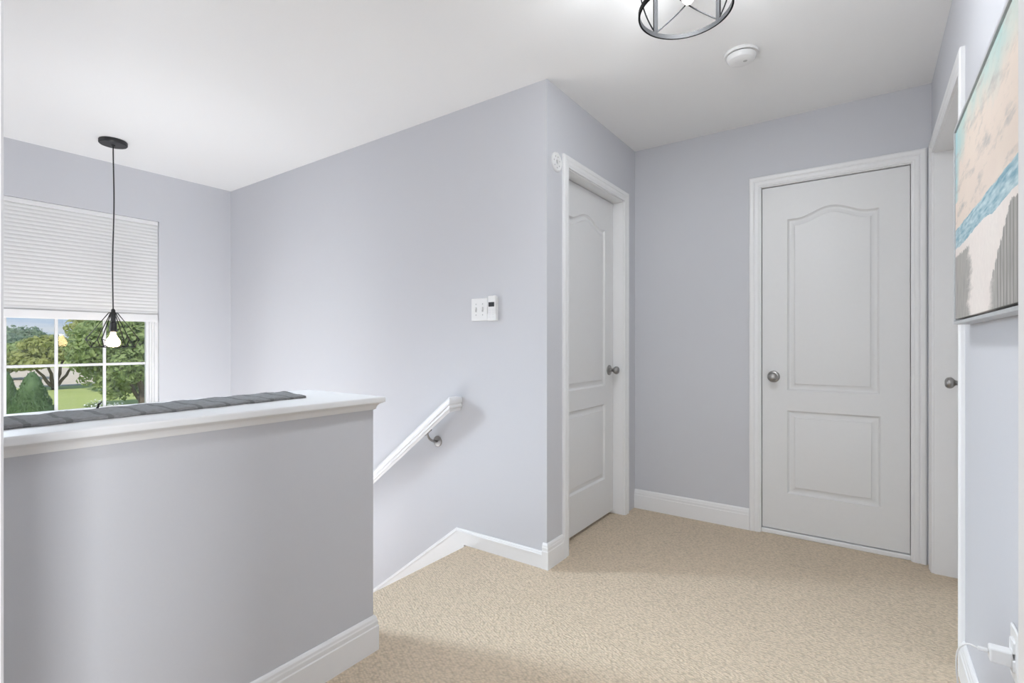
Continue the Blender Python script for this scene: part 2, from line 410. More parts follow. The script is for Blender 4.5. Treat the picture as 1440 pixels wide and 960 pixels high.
def rect_panel(a0, a1, zb, zt): return [(a0, zb), (a1, zb), (a1, zt), (a0, zt)]
def knob(parent, org, axis):
    bm = bmesh.new(); lathe(bm, [(0, .0), (0, .033), (.004, .0335), (.007, .031), (.009, .025), (.0095, .0)], org, axis, 36)
    rose = part(autosmooth(from_bm('rose', bm, 'nickel'), 40), parent)
    bm = bmesh.new(); lathe(bm, [(.009, .0), (.009, .013), (.013, .0105), (.022, .010), (.030, .0115), (.035, .0155), (.039, .021), (.045, .0248), (.052, .0262), (.059, .0245), (.065, .0195), (.068, .013), (.0685, .006), (.066, .0055), (.066, 0)], org, axis, 36)
    k = autosmooth(from_bm('knob', bm, 'nickel'), 40)
    part(k, parent); return k

# door 1: closet door on the short wall (faces +X)
f1 = lambda a, z, t: (XC+t, a, z)
d1 = empty('door_1', (XC, (D1Y0+D1Y1)/2, 0)); S(d1, 'narrow white closet door set back in its frame, next to the wall corner', 'door')
casing(d1, D1Y0, D1Y1, DZ, f1); jamb(d1, D1Y0, D1Y1, DZ, .115, f1, stop=(-.115, -.109))
w1a, w1b = D1Y0+.105, D1Y1-.125
door_leaf(d1, D1Y0+.003, D1Y1-.003, .022, DZ-.004, -.072, f1, [arch_panel(w1a, w1b, .853, 1.845, .05), rect_panel(w1a, w1b, .254, .735)])
knob(d1, (XC-.072, 3.034, .950), (1, 0, 0))
# door 2: middle door on the back wall (faces -Y)
f2 = lambda a, z, t: (a, YB-t, z)
d2 = empty('door_2', ((D2X0+D2X1)/2, YB, 0)); S(d2, 'white two panel door with an arched top panel on the end wall', 'door')
casing(d2, D2X0, D2X1, DZ, f2); jamb(d2, D2X0, D2X1, DZ, .115, f2, stop=(-.070, -.058))
door_leaf(d2, D2X0+.003, D2X1-.003, .030, DZ-.004, -.018, f2, [arch_panel(-.379, .055, .849, 1.847, .050), rect_panel(-.379, .060, .248, .732)])
knob(d2, (-.450, YB+.018, .927), (0, -1, 0))
bm = bmesh.new(); box(bm, (D2X0, YB+.004, 0), (D2X1, YB+.06, .025), .004)
part(from_bm('threshold', bm, 'trim'), d2)
# door 3: on the right wall (faces -X)
f3 = lambda a, z, t: (XR-t, a, z)
d3 = empty('door_3', (XR, (D3Y0+D3Y1)/2, 0)); S(d3, 'white door in the side wall beside the painting, seen edge on', 'door')
casing(d3, D3Y0, D3Y1, DZ, f3); jamb(d3, D3Y0, D3Y1, DZ, .128, f3)
door_leaf(d3, D3Y0+.003, D3Y1-.003, .012, DZ-.004, -.092, f3, [arch_panel(D3Y0+.12, D3Y1-.12, .853, 1.845, .05), rect_panel(D3Y0+.12, D3Y1-.12, .254, .735)])
knob(d3, (XR+.092, 3.02, .942), (-1, 0, 0))
# doorway the camera stands in
f4 = lambda a, z, t: (a, YF+t, z)
dw = empty('trim_1', ((DWX0+DWX1)/2, YF, 0)); S(dw, 'white frame of the open doorway at both edges of the view', 'doorway')
casing(dw, DWX0, DWX1, DZ, f4); jamb(dw, DWX0, DWX1, DZ, .115, f4)

# ------------------------------------------------------------------ window
win = empty('window_1', (XWIN-.08, (WY0+WY1)/2, WZ0)); S(win, 'white double hung window at the end of the stairwell with the garden outside', 'window')
XG = -4.572
bm = bmesh.new()
# outer frame with stepped jamb ridges
for (y0, y1) in ((WY0, WY0+.022), (WY1-.022, WY1)): box(bm, (-4.63, y0, WZ0), (-4.515, y1, WZ1), .003)
for k, (ins, x0, x1) in enumerate(((.022, -4.628, -4.532), (.034, -4.620, -4.546))):
    box(bm, (x0, WY0+ins, WZ0), (x1, WY0+ins+.012, WZ1), .002); box(bm, (x0, WY1-ins-.012, WZ0), (x1, WY1-ins, WZ1), .002)
box(bm, (-4.63, WY0, WZ1-.03), (-4.53, WY1, WZ1), .003)
part(from_bm('frame', bm, 'vinyl'), win)
bm = bmesh.new(); box(bm, (-4.62, WY0, WZ0), (-4.45, WY1, WZ0+.022), .005); part(from_bm('window_sill', bm, 'trim'), win)
PY0, PY1 = .762, 1.533
def sash(xc, z0, z1, name):
    bm = bmesh.new(); y0, y1 = WY0+.046, WY1-.046
    box(bm, (xc-.018, y0, z0), (xc+.018, PY0, z1), .004); box(bm, (xc-.018, PY1, z0), (xc+.018, y1, z1), .004)
    box(bm, (xc-.018, PY0, z0), (xc+.018, PY1, z0+.042), .004); box(bm, (xc-.018, PY0, z1-.036), (xc+.018, PY1, z1), .004)
    s = part(from_bm(name, bm, 'vinyl'), win)
    bm = bmesh.new(); zm = (z0+.042+z1-.036)/2+ (.0)
    for k in (1, 2):
        ym = (1.0093, 1.278)[k-1]; box(bm, (xc-.006, ym-.0095, z0+.042), (xc+.006, ym+.0095, z1-.036), .003)
    box(bm, (xc-.0055, PY0, zm-.0095), (xc+.0055, PY1, zm+.0095), .003)
    g = from_bm('muntins', bm, 'vinyl'); part(g, win)
    bm = bmesh.new(); box(bm, (xc-.002, PY0-.005, z0+.037), (xc+.002, PY1+.005, z1-.031)); part(from_bm('pane', bm, 'glass'), win)
sash(XG, WZ0+.022, 1.345, 'lower_sash'); sash(XG-.034, 1.31, WZ1-.03, 'upper_sash')

# cellular shade
sh = empty('window_shade', (XWIN-.03, (WY0+WY1)/2, 1.29)); tag(sh, 'light grey pleated window shade lowered halfway over the window', 'shade')
y0, y1 = WY0+.006, WY1-.005
bm = bmesh.new(); box(bm, (-4.535, y0, 2.040), (-4.497, y1, 2.069), .004); part(from_bm('headrail', bm, 'vinyl'), sh)
bm = bmesh.new(); N = 27; zt, zb = 2.040, 1.350; prof = []
for k in range(N+1):
    z = zt-(zt-zb)*k/N; prof.append((-4.513, z))
    if k < N:
        zz = z-(zt-zb)/N*.5; prof += [(-4.5100, zz+.006), (-4.5090, zz), (-4.5100, zz-.006)]
back = [(-4.519, z) for x, z in prof][::-1]
prism(bm, prof+back, y0+.002, y1-.002, lambda a, b, t: (a, t, b)); part(from_bm('pleated_fabric', bm, 'shade'), sh)
bm = bmesh.new(); box(bm, (-4.530, y0, 1.290), (-4.498, y1, 1.349), .006, 3); part(from_bm('bottom_rail', bm, 'vinyl'), sh)
for yy in (.885, 1.462):
    bm = bmesh.new(); box(bm, (-4.53, yy-.012, 2.066), (-4.4955, yy+.012, 2.0695), .001); part(from_bm('mounting_clip', bm, 'grey_plastic'), sh)

# ------------------------------------------------------------------ pendant
PX, PY = -4.0, 1.164
pen = empty('pendant_light', (PX, PY, 1.09)); tag(pen, 'black wire cage pendant light hanging in front of the window', 'light')
bm = bmesh.new(); lathe(bm, [(0, 0), (0, .073), (-.004, .076), (-.022, .076), (-.027, .072), (-.028, .012), (-.036, .010), (-.036, 0)], (PX, PY, H), (0, 0, 1), 40)
part(autosmooth(from_bm('canopy', bm, 'black_metal'), 30), pen)
bm = bmesh.new(); pts = []
for k in range(25):
    t = k/24; z = H-.03-(H-.03-1.34)*t; pts.append((PX+.004*math.sin(t*7)*(1-t)*t*4, PY+.006*math.sin(t*5.2)*(1-t)*t*3, z))
tube(bm, pts, .0038, 8); part(from_bm('cord', bm, 'rubber', smooth=True), pen)
bm = bmesh.new(); lathe(bm, [(1.348, 0), (1.348, .006), (1.340, .011), (1.318, .012), (1.318, .014), (1.300, .014), (1.262, .0135), (1.258, .019), (1.200, .0205), (1.198, .017), (1.198, 0)], (PX, PY, 0), (0, 0, 1), 24)
part(autosmooth(from_bm('socket', bm, 'black_metal'), 30), pen)
bm = bmesh.new(); n = 6
top = [(PX+.022*math.cos(2*PI*k/n+.35), PY+.022*math.sin(2*PI*k/n+.35), 1.322) for k in range(n)]
wst = [(PX+.138*math.cos(2*PI*k/n+.35), PY+.138*math.sin(2*PI*k/n+.35), 1.150) for k in range(n)]
bot = [(PX+.112*math.cos(2*PI*k/n+.35+PI/n*0), PY+.112*math.sin(2*PI*k/n+.35), 1.100) for k in range(n)]
for k in range(n):
    k2 = (k+1) % n
    for a, b in ((top[k], top[k2]), (top[k], wst[k]), (wst[k], bot[k]), (bot[k], bot[k2])): tube(bm, [a, b], .0034, 6)
    tube(bm, [(PX, PY, 1.322), top[k]], .003, 6)
    m = [(wst[k][i]+wst[k2][i])/2 for i in range(3)]
    tube(bm, [wst[k], bot[k2]], .0024, 6)
part(from_bm('wire_cage', bm, 'black_metal', smooth=True), pen)
bm = bmesh.new(); lathe(bm, [(1.198, 0), (1.198, .013), (1.185, .015), (1.170, .020), (1.155, .030), (1.140, .037), (1.124, .039), (1.110, .033), (1.100, .020), (1.097, 0)], (PX, PY, 0), (0, 0, 1), 28)
part(from_bm('bulb', bm, 'warm_bulb', smooth=True), pen)

# ------------------------------------------------------------------ hall ceiling light
LX, LY = -.475, 1.63; zr = 2.187; R = .142
cl = empty('ceiling_light', (LX, LY, H)); tag(cl, 'dark metal open drum ceiling light with bare bulbs over the landing', 'light')
bm = bmesh.new(); lathe(bm, [(0, 0), (0, .072), (-.006, .075), (-.022, .073), (-.026, .066), (-.026, 0)], (LX, LY, H), (0, 0, 1), 40); part(autosmooth(from_bm('ceiling_plate', bm, 'gun_metal'), 30), cl)
def band(bm, z, r, h=.015, t=.006, seg=72):
    rr = []
    for k in range(seg):
        a = 2*PI*k/seg; c, s = math.cos(a), math.sin(a)
        rr.append([bm.verts.new((LX+c*q, LY+s*q, zz)) for q, zz in ((r-t/2, z-h/2), (r+t/2, z-h/2), (r+t/2, z+h/2), (r-t/2, z+h/2))])
    for k in range(seg):
        p, q = rr[k], rr[(k+1) % seg]
        for j in range(4): bm.faces.new((p[j], p[(j+1) % 4], q[(j+1) % 4], q[j]))
A0 = math.radians(59)
for nm, z in (('bottom_ring', zr), ('top_ring', 2.405)):
    bm = bmesh.new(); band(bm, z, R); part(autosmooth(from_bm(nm, bm, 'gun_metal'), 40), cl)
for k in range(4):
    a = A0+PI/2*k; bm = bmesh.new()
    mat = Matrix.Translation((LX+R*math.cos(a), LY+R*math.sin(a), (zr+2.405)/2)) @ Matrix.Rotation(a, 4, 'Z') @ Matrix.Diagonal((.0055, .016, 2.405-zr-.01, 1))
    r = bmesh.ops.create_cube(bm, size=1, matrix=mat); part(from_bm('upright_bar', bm, 'gun_metal'), cl)
    for sgn in (1, -1):
        bm = bmesh.new(); pts = []
        for j in range(19):
            t = j/18; aa = a+PI/2*t; zz = (zr+.006)+(2.405-zr-.012)*(t if sgn > 0 else 1-t)
            pts.append((LX+R*math.cos(aa), LY+R*math.sin(aa), zz))
        tube(bm, pts, .0026, 6); part(from_bm('cross_wire', bm, 'gun_metal', smooth=True), cl)
for k in range(4):
    a = A0+PI/2*k; bm = bmesh.new(); tube(bm, [(LX+.05*math.cos(a), LY+.05*math.sin(a), 2.418), (LX+R*math.cos(a), LY+R*math.sin(a), 2.408)], .0035, 6)
    part(from_bm('spoke', bm, 'gun_metal', smooth=True), cl)
for k, (a, mt) in enumerate(((math.radians(101), 'white_bulb'), (math.radians(221), 'white_bulb'), (math.radians(341), 'white_bulb'))):
    ax = Vector((math.cos(a)*.64, math.sin(a)*.64, -.77)).normalized(); o = Vector((LX+.020*math.cos(a), LY+.020*math.sin(a), 2.412))
    bm = bmesh.new(); lathe(bm, [(0, 0), (0, .017), (.055, .018), (.058, .015), (.058, 0)], o, ax, 20); so = part(autosmooth(from_bm('socket', bm, 'gun_metal'), 30), cl)
    bm = bmesh.new(); lathe(bm, [(.058, 0), (.058, .012), (.075, .013), (.094, .019), (.118, .0255), (.138, .026), (.156, .020), (.167, .010), (.170, 0)], o, ax, 24); part(from_bm('bulb', bm, mt, smooth=True), cl)

# smoke detector
sx, sy = -.466, 2.462
sm = empty('smoke_detector', (sx, sy, H)); tag(sm, 'round white smoke detector on the ceiling beyond the ceiling light', 'smoke detector')
bm = bmesh.new(); lathe(bm, [(0, 0), (0, .071), (-.006, .072), (-.012, .069), (-.012, 0)], (sx, sy, H), (0, 0, 1), 48); part(autosmooth(from_bm('base', bm, 'white_plastic'), 30), sm)
bm = bmesh.new(); lathe(bm, [(-.012, 0), (-.012, .0595), (-.016, .0595), (-.016, 0)], (sx, sy, H), (0, 0, 1), 48); part(from_bm('vent_gap', bm, 'dark'), sm)
bm = bmesh.new(); lathe(bm, [(-.0155, 0), (-.0155, .0625), (-.026, .061), (-.036, .055), (-.042, .044), (-.044, .025), (-.044, 0)], (sx, sy, H), (0, 0, 1), 48); part(autosmooth(from_bm('cover', bm, 'white_plastic'), 30), sm)
bm = bmesh.new(); lathe(bm, [(-.043, 0), (-.043, .009), (-.0455, .008), (-.0455, 0)], (sx+.018, sy-.008, H), (0, 0, 1), 20); part(from_bm('test_button', bm, 'grey_plastic'), sm)

# ------------------------------------------------------------------ handrail
hr = empty('handrail', (-1.856, YW, .79)); tag(hr, 'white wooden handrail sloping down the stair wall on a metal bracket', 'handrail')
yf = 2.033; w = .056; zt = .823
RP = [(.006, 0), (.003, -.004), (.0, -.014), (.0, -.030), (.005, -.036), (.005, -.041), (.001, -.046), (.001, -.054), (.007, -.060), (.010, -.078)]
RP = RP+[(w-y, z) for y, z in RP[::-1]]
xe, xl = -1.856, -3.55; s = .779
bm = bmesh.new()
r0 = [bm.verts.new((xe-y, YW, zt+z)) for y, z in RP]; r1 = [bm.verts.new((xe-y, yf+y, zt+z)) for y, z in RP]
r2 = [bm.verts.new((xl, yf+y, zt+z+s*(xl-xe+y))) for y, z in RP]
for p, q in ((r0, r1), (r1, r2)):
    for j in range(len(RP)): bm.faces.new((p[j], p[(j+1) % len(RP)], q[(j+1) % len(RP)], q[j]))
bm.faces.new(r0); bm.faces.new(r2)
part(from_bm('rail', bm, 'trim'), hr)
for dx in (0, -1.1):
    bx_, bz = -2.042+dx, .553+s*dx
    b = empty('bracket', (bx_, YW, bz)); part(b, hr)
    bm = bmesh.new(); lathe(bm, [(0, 0), (0, .031), (.004, .032), (.007, .029), (.009, .016), (.009, 0)], (bx_, YW, bz), (0, -1, 0), 32)
    part(autosmooth(from_bm('rose', bm, 'nickel'), 30), b)
    xa, ya = bx_-.010, yf+w/2; za = zt-.079+s*(xa-xe+w/2)
    bm = bmesh.new(); pts = []
    for k in range(13):
        t = k/12*PI/2; pts.append((bx_+(xa-bx_)*k/12, YW-.006-(YW-.006-ya)*math.sin(t), bz+ (za-bz)*(1-math.cos(t))))
    tube(bm, pts, .0065, 10); part(from_bm('arm', bm, 'nickel', smooth=True), b)
    bm = bmesh.new(); mat = Matrix.Translation((xa, ya, za-.002)) @ Matrix.Rotation(-math.atan(s), 4, 'Y') @ Matrix.Diagonal((.062, .026, .005, 1))
    bmesh.ops.create_cube(bm, size=1, matrix=mat); part(from_bm('saddle', bm, 'nickel'), b)

# ------------------------------------------------------------------ switch plate and wall controller
sw = empty('light_switch', (-1.728, YW, 1.307)); tag(sw, 'white double light switch plate on the stair wall', 'light switch')
bm = bmesh.new(); box(bm, (-1.785, YW-.006, 1.245), (-1.671, YW, 1.369), .004, 3); part(from_bm('plate', bm, 'white_plastic'), sw)
for x in (-1.751, -1.705):
    bm = bmesh.new(); box(bm, (x-.0055, YW-.0065, 1.294), (x+.0055, YW-.0045, 1.320), .0005); slot = part(from_bm('switch_slot', bm, 'grey_plastic'), sw)
    bm = bmesh.new(); box(bm, (x-.004, YW-.016, 1.305), (x+.004, YW-.006, 1.317), .0015); part(from_bm('toggle', bm, 'white_plastic'), sw)
    for z in (1.278, 1.337):
        bm = bmesh.new(); lathe(bm, [(0, 0), (0, .0035), (.0012, .0028), (.0012, 0)], (x, YW-.006, z), (0, -1, 0), 12); part(from_bm('screw', bm, 'grey_plastic'), sw)
rc = empty('wall_remote', (-1.636, YW, 1.307)); tag(rc, 'slim white remote with a small dark display in a wall cradle beside the switch', 'remote')
bm = bmesh.new(); box(bm, (-1.660, YW-.007, 1.243), (-1.602, YW, 1.373), .002); box(bm, (-1.660, YW-.022, 1.243), (-1.602, YW-.007, 1.282), .003); part(from_bm('cradle', bm, 'white_plastic'), rc)
bm = bmesh.new(); box(bm, (-1.657, YW-.021, 1.250), (-1.606, YW-.0072, 1.377), .003, 3); part(from_bm('body', bm, 'white_plastic'), rc)
bm = bmesh.new(); box(bm, (-1.652, YW-.0222, 1.3185), (-1.614, YW-.0205, 1.3425), .0005); part(from_bm('display', bm, 'dark'), rc)
for k in range(4):
    for x in (-1.645, -1.621):
        bm = bmesh.new(); box(bm, (x-.008, YW-.0222, 1.296-.012*k), (x+.008, YW-.0205, 1.303-.012*k), .001); part(from_bm('button', bm, 'vinyl'), rc)

# round bracket left of the closet door
ry, rz = 2.228, 2.051
rb = empty('wall_disc', (XC, ry, rz)); tag(rb, 'round white mounting disc with small holes on the wall above the closet door corner', 'mounting plate')
bm = bmesh.new(); lathe(bm, [(0, 0), (0, .049), (.004, .0495), (.008, .047), (.010, .041), (.006, .038), (.006, .020), (.009, .018), (.009, .013), (.003, .012), (.003, 0)], (XC, ry, rz), (1, 0, 0), 48)
part(autosmooth(from_bm('disc', bm, 'white_plastic'), 30), rb)
for k in range(7):
    a = 2*PI*k/7+.3; bm = bmesh.new(); lathe(bm, [(.0055, 0), (.0055, .0042), (.0068, .004), (.0068, 0)], (XC, ry+.029*math.cos(a), rz+.029*math.sin(a)), (1, 0, 0), 12)
    part(from_bm('screw_hole', bm, 'grey_plastic'), rb)
bm = bmesh.new(); lathe(bm, [(.0028, 0), (.0028, .0118), (.0045, .011), (.0045, 0)], (XC, ry, rz), (1, 0, 0), 24); part(from_bm('center_hole', bm, 'grey_plastic'), rb)

# ------------------------------------------------------------------ table runner on the ledge
def runner():
    a = Vector((-1.623, 1.030)); b = Vector((-1.858, 1.087)); c = Vector((-1.545, .125)); d = Vector((-1.752, .125))
    NU, NV = 26, 120; vs = []; fs = []
    for lay in (0, 1):
        for j in range(NV+1):
            t = j/NV
            for i in range(NU+1):
                s_ = i/NU; p = (a*(1-s_)+b*s_)*(1-t)+(c*(1-s_)+d*s_)*t
                wob = .0035*math.sin(t*43+s_*3)+.002*math.sin(t*97)
                e = (s_-.5)*2; p = p+(a-b).normalized()*(-wob*e)
                if lay == 0:
                    z = .9285+.0085+.0012*math.sin(t*61+s_*9)+.0012*rng.random()-.003*max(abs(e)**8, abs(2*t-1)**60)
                else: z = .9283
                vs.append((p.x, p.y, z))
    n = (NU+1)*(NV+1)
    for j in range(NV):
        for i in range(NU):
            q = j*(NU+1)+i; fs.append((q, q+1, q+NU+2, q+NU+1)); fs.append((n+q, n+q+NU+1, n+q+NU+2, n+q+1))
    rim = [i for i in range(NU+1)]+[j*(NU+1)+NU for j in range(1, NV+1)]+[NV*(NU+1)+i for i in range(NU-1, -1, -1)]+[j*(NU+1) for j in range(NV-1, 0, -1)]
    for k in range(len(rim)): q, r = rim[k], rim[(k+1) % len(rim)]; fs.append((q, n+q, n+r, r))
    me = bpy.data.meshes.new('table_runner'); me.from_pydata(vs, [], fs); me.update()
    return link('table_runner', me, 'runner', smooth=True)
run = tag(runner(), 'dark grey woven runner laid along the white ledge', 'table runner')
bm = bmesh.new(); tube(bm, [(-1.80, .487, .934), (-1.803, .492, .946), (-1.806, .500, .953)], [.004, .0035, .001], 6)
o = from_bm('loose_tuft', bm, 'dark', smooth=True); o.parent = run; o['label'] = 'black loose tuft'

# ------------------------------------------------------------------ painting
pa = empty('painting', (XR, 1.63, 1.486)); tag(pa, 'framed beach painting with teal sky and grey dunes on the side wall', 'painting')
py0, py1, pz0, pz1 = 1.135, 2.118, 1.180, 1.797; fx = .226
bm = bmesh.new()
t_ = .009
for a, b in (((fx, py0, pz0), (XR-.001, py1, pz0+t_)), ((fx, py0, pz1-t_), (XR-.001, py1, pz1)), ((fx, py0, pz0+t_), (XR-.001, py0+t_, pz1-t_)), ((fx, py1-t_, pz0+t_), (XR-.001, py1, pz1-t_))): box(bm, a, b, .001)
part(from_bm('frame', bm, 'silver'), pa)
bm = bmesh.new(); box(bm, (fx+.022, py0+t_, pz0+t_), (XR-.002, py1-t_, pz1-t_)); part(from_bm('black_backing', bm, 'dark'), pa)
bm = bmesh.new(); g = t_+.007; box(bm, (fx+.003, py0+g, pz0+g), (fx+.021, py1-g, pz1-g), .001)
part(from_bm('canvas', bm, 'art'), pa)

# ------------------------------------------------------------------ outlet, adapter, cable
oy, oz = 1.527, .440
ou = empty('wall_outlet', (XR, oy, oz)); tag(ou, 'white wall outlet low on the side wall beside the doorway', 'outlet')
bm = bmesh.new(); box(bm, (XR-.006, oy-.035, oz-.058), (XR, oy+.035, oz+.058), .004, 3); part(from_bm('plate', bm, 'white_plastic'), ou)
for dz in (.020, -.020):
    bm = bmesh.new(); box(bm, (XR-.0085, oy-.017, oz+dz-.014), (XR-.0055, oy+.017, oz+dz+.014), .005, 3); part(from_bm('receptacle', bm, 'white_plastic'), ou)
ad = empty('power_adapter', (XR-.03, oy, oz-.008)); tag(ad, 'white power adapter plugged into the low wall outlet', 'adapter')
bm = bmesh.new(); box(bm, (.222, oy-.014, oz-.024), (XR-.0086, oy+.014, oz+.008), .004, 3); part(from_bm('body', bm, 'white_plastic'), ad)
ca = empty('charging_cable', (.21, oy, oz-.006)); tag(ca, 'thin white cable drooping from the adapter to the carpet', 'cable')
bm = bmesh.new(); box(bm, (.2035, oy-.005, oz-.0085), (.2215, oy+.005, oz-.0015), .002); part(from_bm('connector', bm, 'white_plastic'), ca)
bm = bmesh.new()
ctrl = [(.204, oy, oz-.005), (.185, oy+.01, oz-.008), (.172, oy+.035, oz-.05), (.180, oy+.07, oz-.15), (.205, oy+.10, oz-.30), (.225, oy+.09, .03), (.22, oy+.02, .006), (.17, oy-.15, .005), (.19, oy-.5, .005), (.2, oy-.8, .005)]
def catmull(P, n=10):
    P = [Vector(p) for p in P]; Q = [P[0]]+P+[P[-1]]; out = []
    for i in range(1, len(Q)-2):
        for k in range(n):
            t = k/n; a, b, c, d = Q[i-1:i+3]
            out.append(.5*((2*b)+(c-a)*t+(2*a-5*b+4*c-d)*t*t+(3*b-a-3*c+d)*t**3))
    out.append(P[-1]); return out
tube(bm, catmull(ctrl), .0018, 8); part(from_bm('cord', bm, 'white_plastic', smooth=True), ca)

# ------------------------------------------------------------------ outdoors
ZG = -2.6
def grid_plane(name, x0, x1, y0, y1, z, mat, label, cat, n=12):
    bm = bmesh.new(); bmesh.ops.create_grid(bm, x_segments=n, y_segments=n, size=.5, matrix=Matrix.Translation(((x0+x1)/2, (y0+y1)/2, z)) @ Matrix.Diagonal((x1-x0, y1-y0, 1, 1)))
    return S(from_bm(name, bm, mat), label, cat)
grid_plane('lawn', -420, -4.7, -140, 260, ZG, 'lawn', 'green lawn outside the window', 'lawn')
bm = bmesh.new(); F = [(-59, 10), (-56, 40), (-100, 70), (-104, 12)]
bm.faces.new([bm.verts.new((x, y, ZG+.03)) for x, y in F]); S(from_bm('field', bm, 'gravel'), 'pale bare field beyond the lawn', 'field')
bm = bmesh.new(); prism(bm, [(-58.9, 6), (-55.6, 40), (-56.0, 40), (-59.3, 6)], ZG, ZG+.13, lambda a, b, t: (a, b, t)); S(from_bm('road_kerb', bm, 'kerb'), 'pale kerb line along the field edge', 'kerb')

def leaves(name, blobs, count, size, mat, parent=None, up=.3):
    """leaf cards spread over ellipsoid clumps: blobs = [(centre, radii, weight)]"""
    W = np.array([b[2] for b in blobs], float); W /= W.sum(); idx = rng.choice(len(blobs), count, p=W)
    Cc = np.array([b[0] for b in blobs])[idx]; Rr = np.array([b[1] for b in blobs])[idx]
    d = rng.normal(size=(count, 3)); d /= np.linalg.norm(d, axis=1)[:, None]; r = rng.random(count)**.33*(.9+.2*rng.random(count))
    P = Cc+d*Rr*r[:, None]
    nrm = d*1.2+rng.normal(size=(count, 3))*.55+np.array([0, 0, up]); nrm /= np.linalg.norm(nrm, axis=1)[:, None]
    t = np.cross(nrm, rng.normal(size=(count, 3))); t /= np.linalg.norm(t, axis=1)[:, None]; b = np.cross(nrm, t)
    sz = size*(.6+.8*rng.random(count))[:, None]
    vs = np.empty((count, 4, 3)); vs[:, 0] = P-t*sz; vs[:, 1] = P-b*sz*.55+nrm*sz*.1; vs[:, 2] = P+t*sz; vs[:, 3] = P+b*sz*.55+nrm*sz*.1
    me = bpy.data.meshes.new(name); me.from_pydata(vs.reshape(-1, 3).tolist(), [], np.arange(count*4).reshape(-1, 4).tolist()); me.update()
    o = link(name, me, mat); 
    if parent: part(o, parent)
    return o
def trunk(parent, base, stems):
    bm = bmesh.new()
    for tip, r in stems:
        b = Vector(base); t = Vector(tip); pts = [b+(t-b)*k/6+Vector((.06*math.sin(k*1.7), .06*math.cos(k*2.1), 0))*(k/3) for k in range(7)]
        tube(bm, pts, [r*(1-.11*k) for k in range(7)], 8)
    return part(from_bm('trunk', bm, 'bark', smooth=True), parent)
def tree(base, c, rad, nb, count, size, mat, label, stems, name='tree', bl=.42):
    e = empty(name, base); tag(e, label, 'tree', 'garden trees outside the window'); c = np.array(c); rad = np.array(rad); blobs = []
    for k in range(nb):
        d = rng.normal(size=3); d /= np.linalg.norm(d); blobs.append((c+d*rad*(.35+.4*rng.random()), rad*bl*(.7+.5*rng.random()), 1))
    leaves('foliage', blobs, count, size, mat, e); trunk(e, base, stems); return e
# wide multi-stem tree left, maple right, others behind
B = Vector((-54.4, 11.9, ZG))
tree(B, (-54.6, 11.4, .25), (3.0, 3.2, 1.45), 16, 9000, .17, 'leaf_yellow', 'spreading yellow green tree with several stems in the middle of the view outside', [(B+Vector((.3, -1.5, 2.3)), .16), (B+Vector((.2, -.5, 2.6)), .17), (B+Vector((0, .6, 2.6)), .17), (B+Vector((.1, 1.4, 2.3)), .15)])
B = Vector((-72.5, 11.6, ZG))
tree(B, (-72.5, 12.0, -.2), (4, 3.6, 1.7), 14, 7000, .24, 'leaf_green', 'green tree at the left edge of the window behind the arborvitae', [(B+Vector((0, -.6, 3)), .2), (B+Vector((0, .8, 3)), .2)])
B = Vector((-34.3, 11.45, ZG))
tree(B, (-35.4, 11.0, .6), (2.6, 3.0, 3.0), 32, 20000, .14, 'leaf_green', 'large leafy tree filling the right side of the window', [(B+Vector((-.2, -.2, 2.2)), .26), (B+Vector((-.5, -1.4, 3.4)), .12), (B+Vector((-.4, 1.2, 3.4)), .12)])
B = Vector((-47.5, 14.4, ZG))
tree(B, (-47.5, 13.6, 2.3), (3.2, 3.4, 2.8), 18, 10000, .17, 'leaf_yellow', 'tall lighter green tree standing behind the large leafy tree', [(B+Vector((0, 0, 4.2)), .24), (B+Vector((0, -1.2, 4.2)), .14)])
def conifer(base, hgt, r, label):
    e = empty('arborvitae', base); tag(e, label, 'shrub', 'arborvitae by the house'); b = np.array(base)
    R = lambda t: r*np.clip(1-t, 0, 1)**.62*np.clip(.55+t*3, 0, 1)
    bm = bmesh.new(); lathe(bm, [(.05, 0)]+[(hgt*t, float(R(t))*.93+.01) for t in np.linspace(.02, .99, 26)]+[(hgt, 0)], base, (0, 0, 1), 30)
    for v in bm.verts:
        k = 1+.07*math.sin(v.co.z*9+v.co.x*7)+.05*math.sin(v.co.y*17-v.co.z*13); v.co.x = base[0]+(v.co.x-base[0])*k; v.co.y = base[1]+(v.co.y-base[1])*k
    part(from_bm('core', bm, 'conifer', smooth=True), e)
    n = 16000; t = 1-np.sqrt(rng.random(n)); a = rng.random(n)*2*PI; rr = R(t)*(.93+.12*rng.random(n)+.05*np.sin(t*hgt*9+a*4))
    d = np.stack([np.cos(a), np.sin(a), np.full(n, .35)], 1); P = b+np.stack([np.cos(a)*rr, np.sin(a)*rr, t*hgt], 1)
    nrm = d+rng.normal(size=(n, 3))*.35; nrm /= np.linalg.norm(nrm, axis=1)[:, None]
    up = np.array([0, 0, 1])+rng.normal(size=(n, 3))*.3; side = np.cross(up, nrm); side /= np.linalg.norm(side, axis=1)[:, None]; up = np.cross(nrm, side)
    sz = (.02+.03*rng.random(n))[:, None]; vs = np.empty((n, 4, 3)); vs[:, 0] = P-up*sz; vs[:, 1] = P+side*sz*.5; vs[:, 2] = P+up*sz*1.4+nrm*sz*.5; vs[:, 3] = P-side*sz*.5
    me = bpy.data.meshes.new('foliage'); me.from_pydata(vs.reshape(-1, 3).tolist(), [], np.arange(n*4).reshape(-1, 4).tolist()); me.update()
    part(link('foliage', me, 'conifer'), e)
conifer((-16.35, 3.17, ZG), 3.06, .80, 'broad cone shaped arborvitae outside the window')
conifer((-18.75, 3.12, ZG), 3.02, .58, 'slimmer arborvitae half hidden behind the broad one')
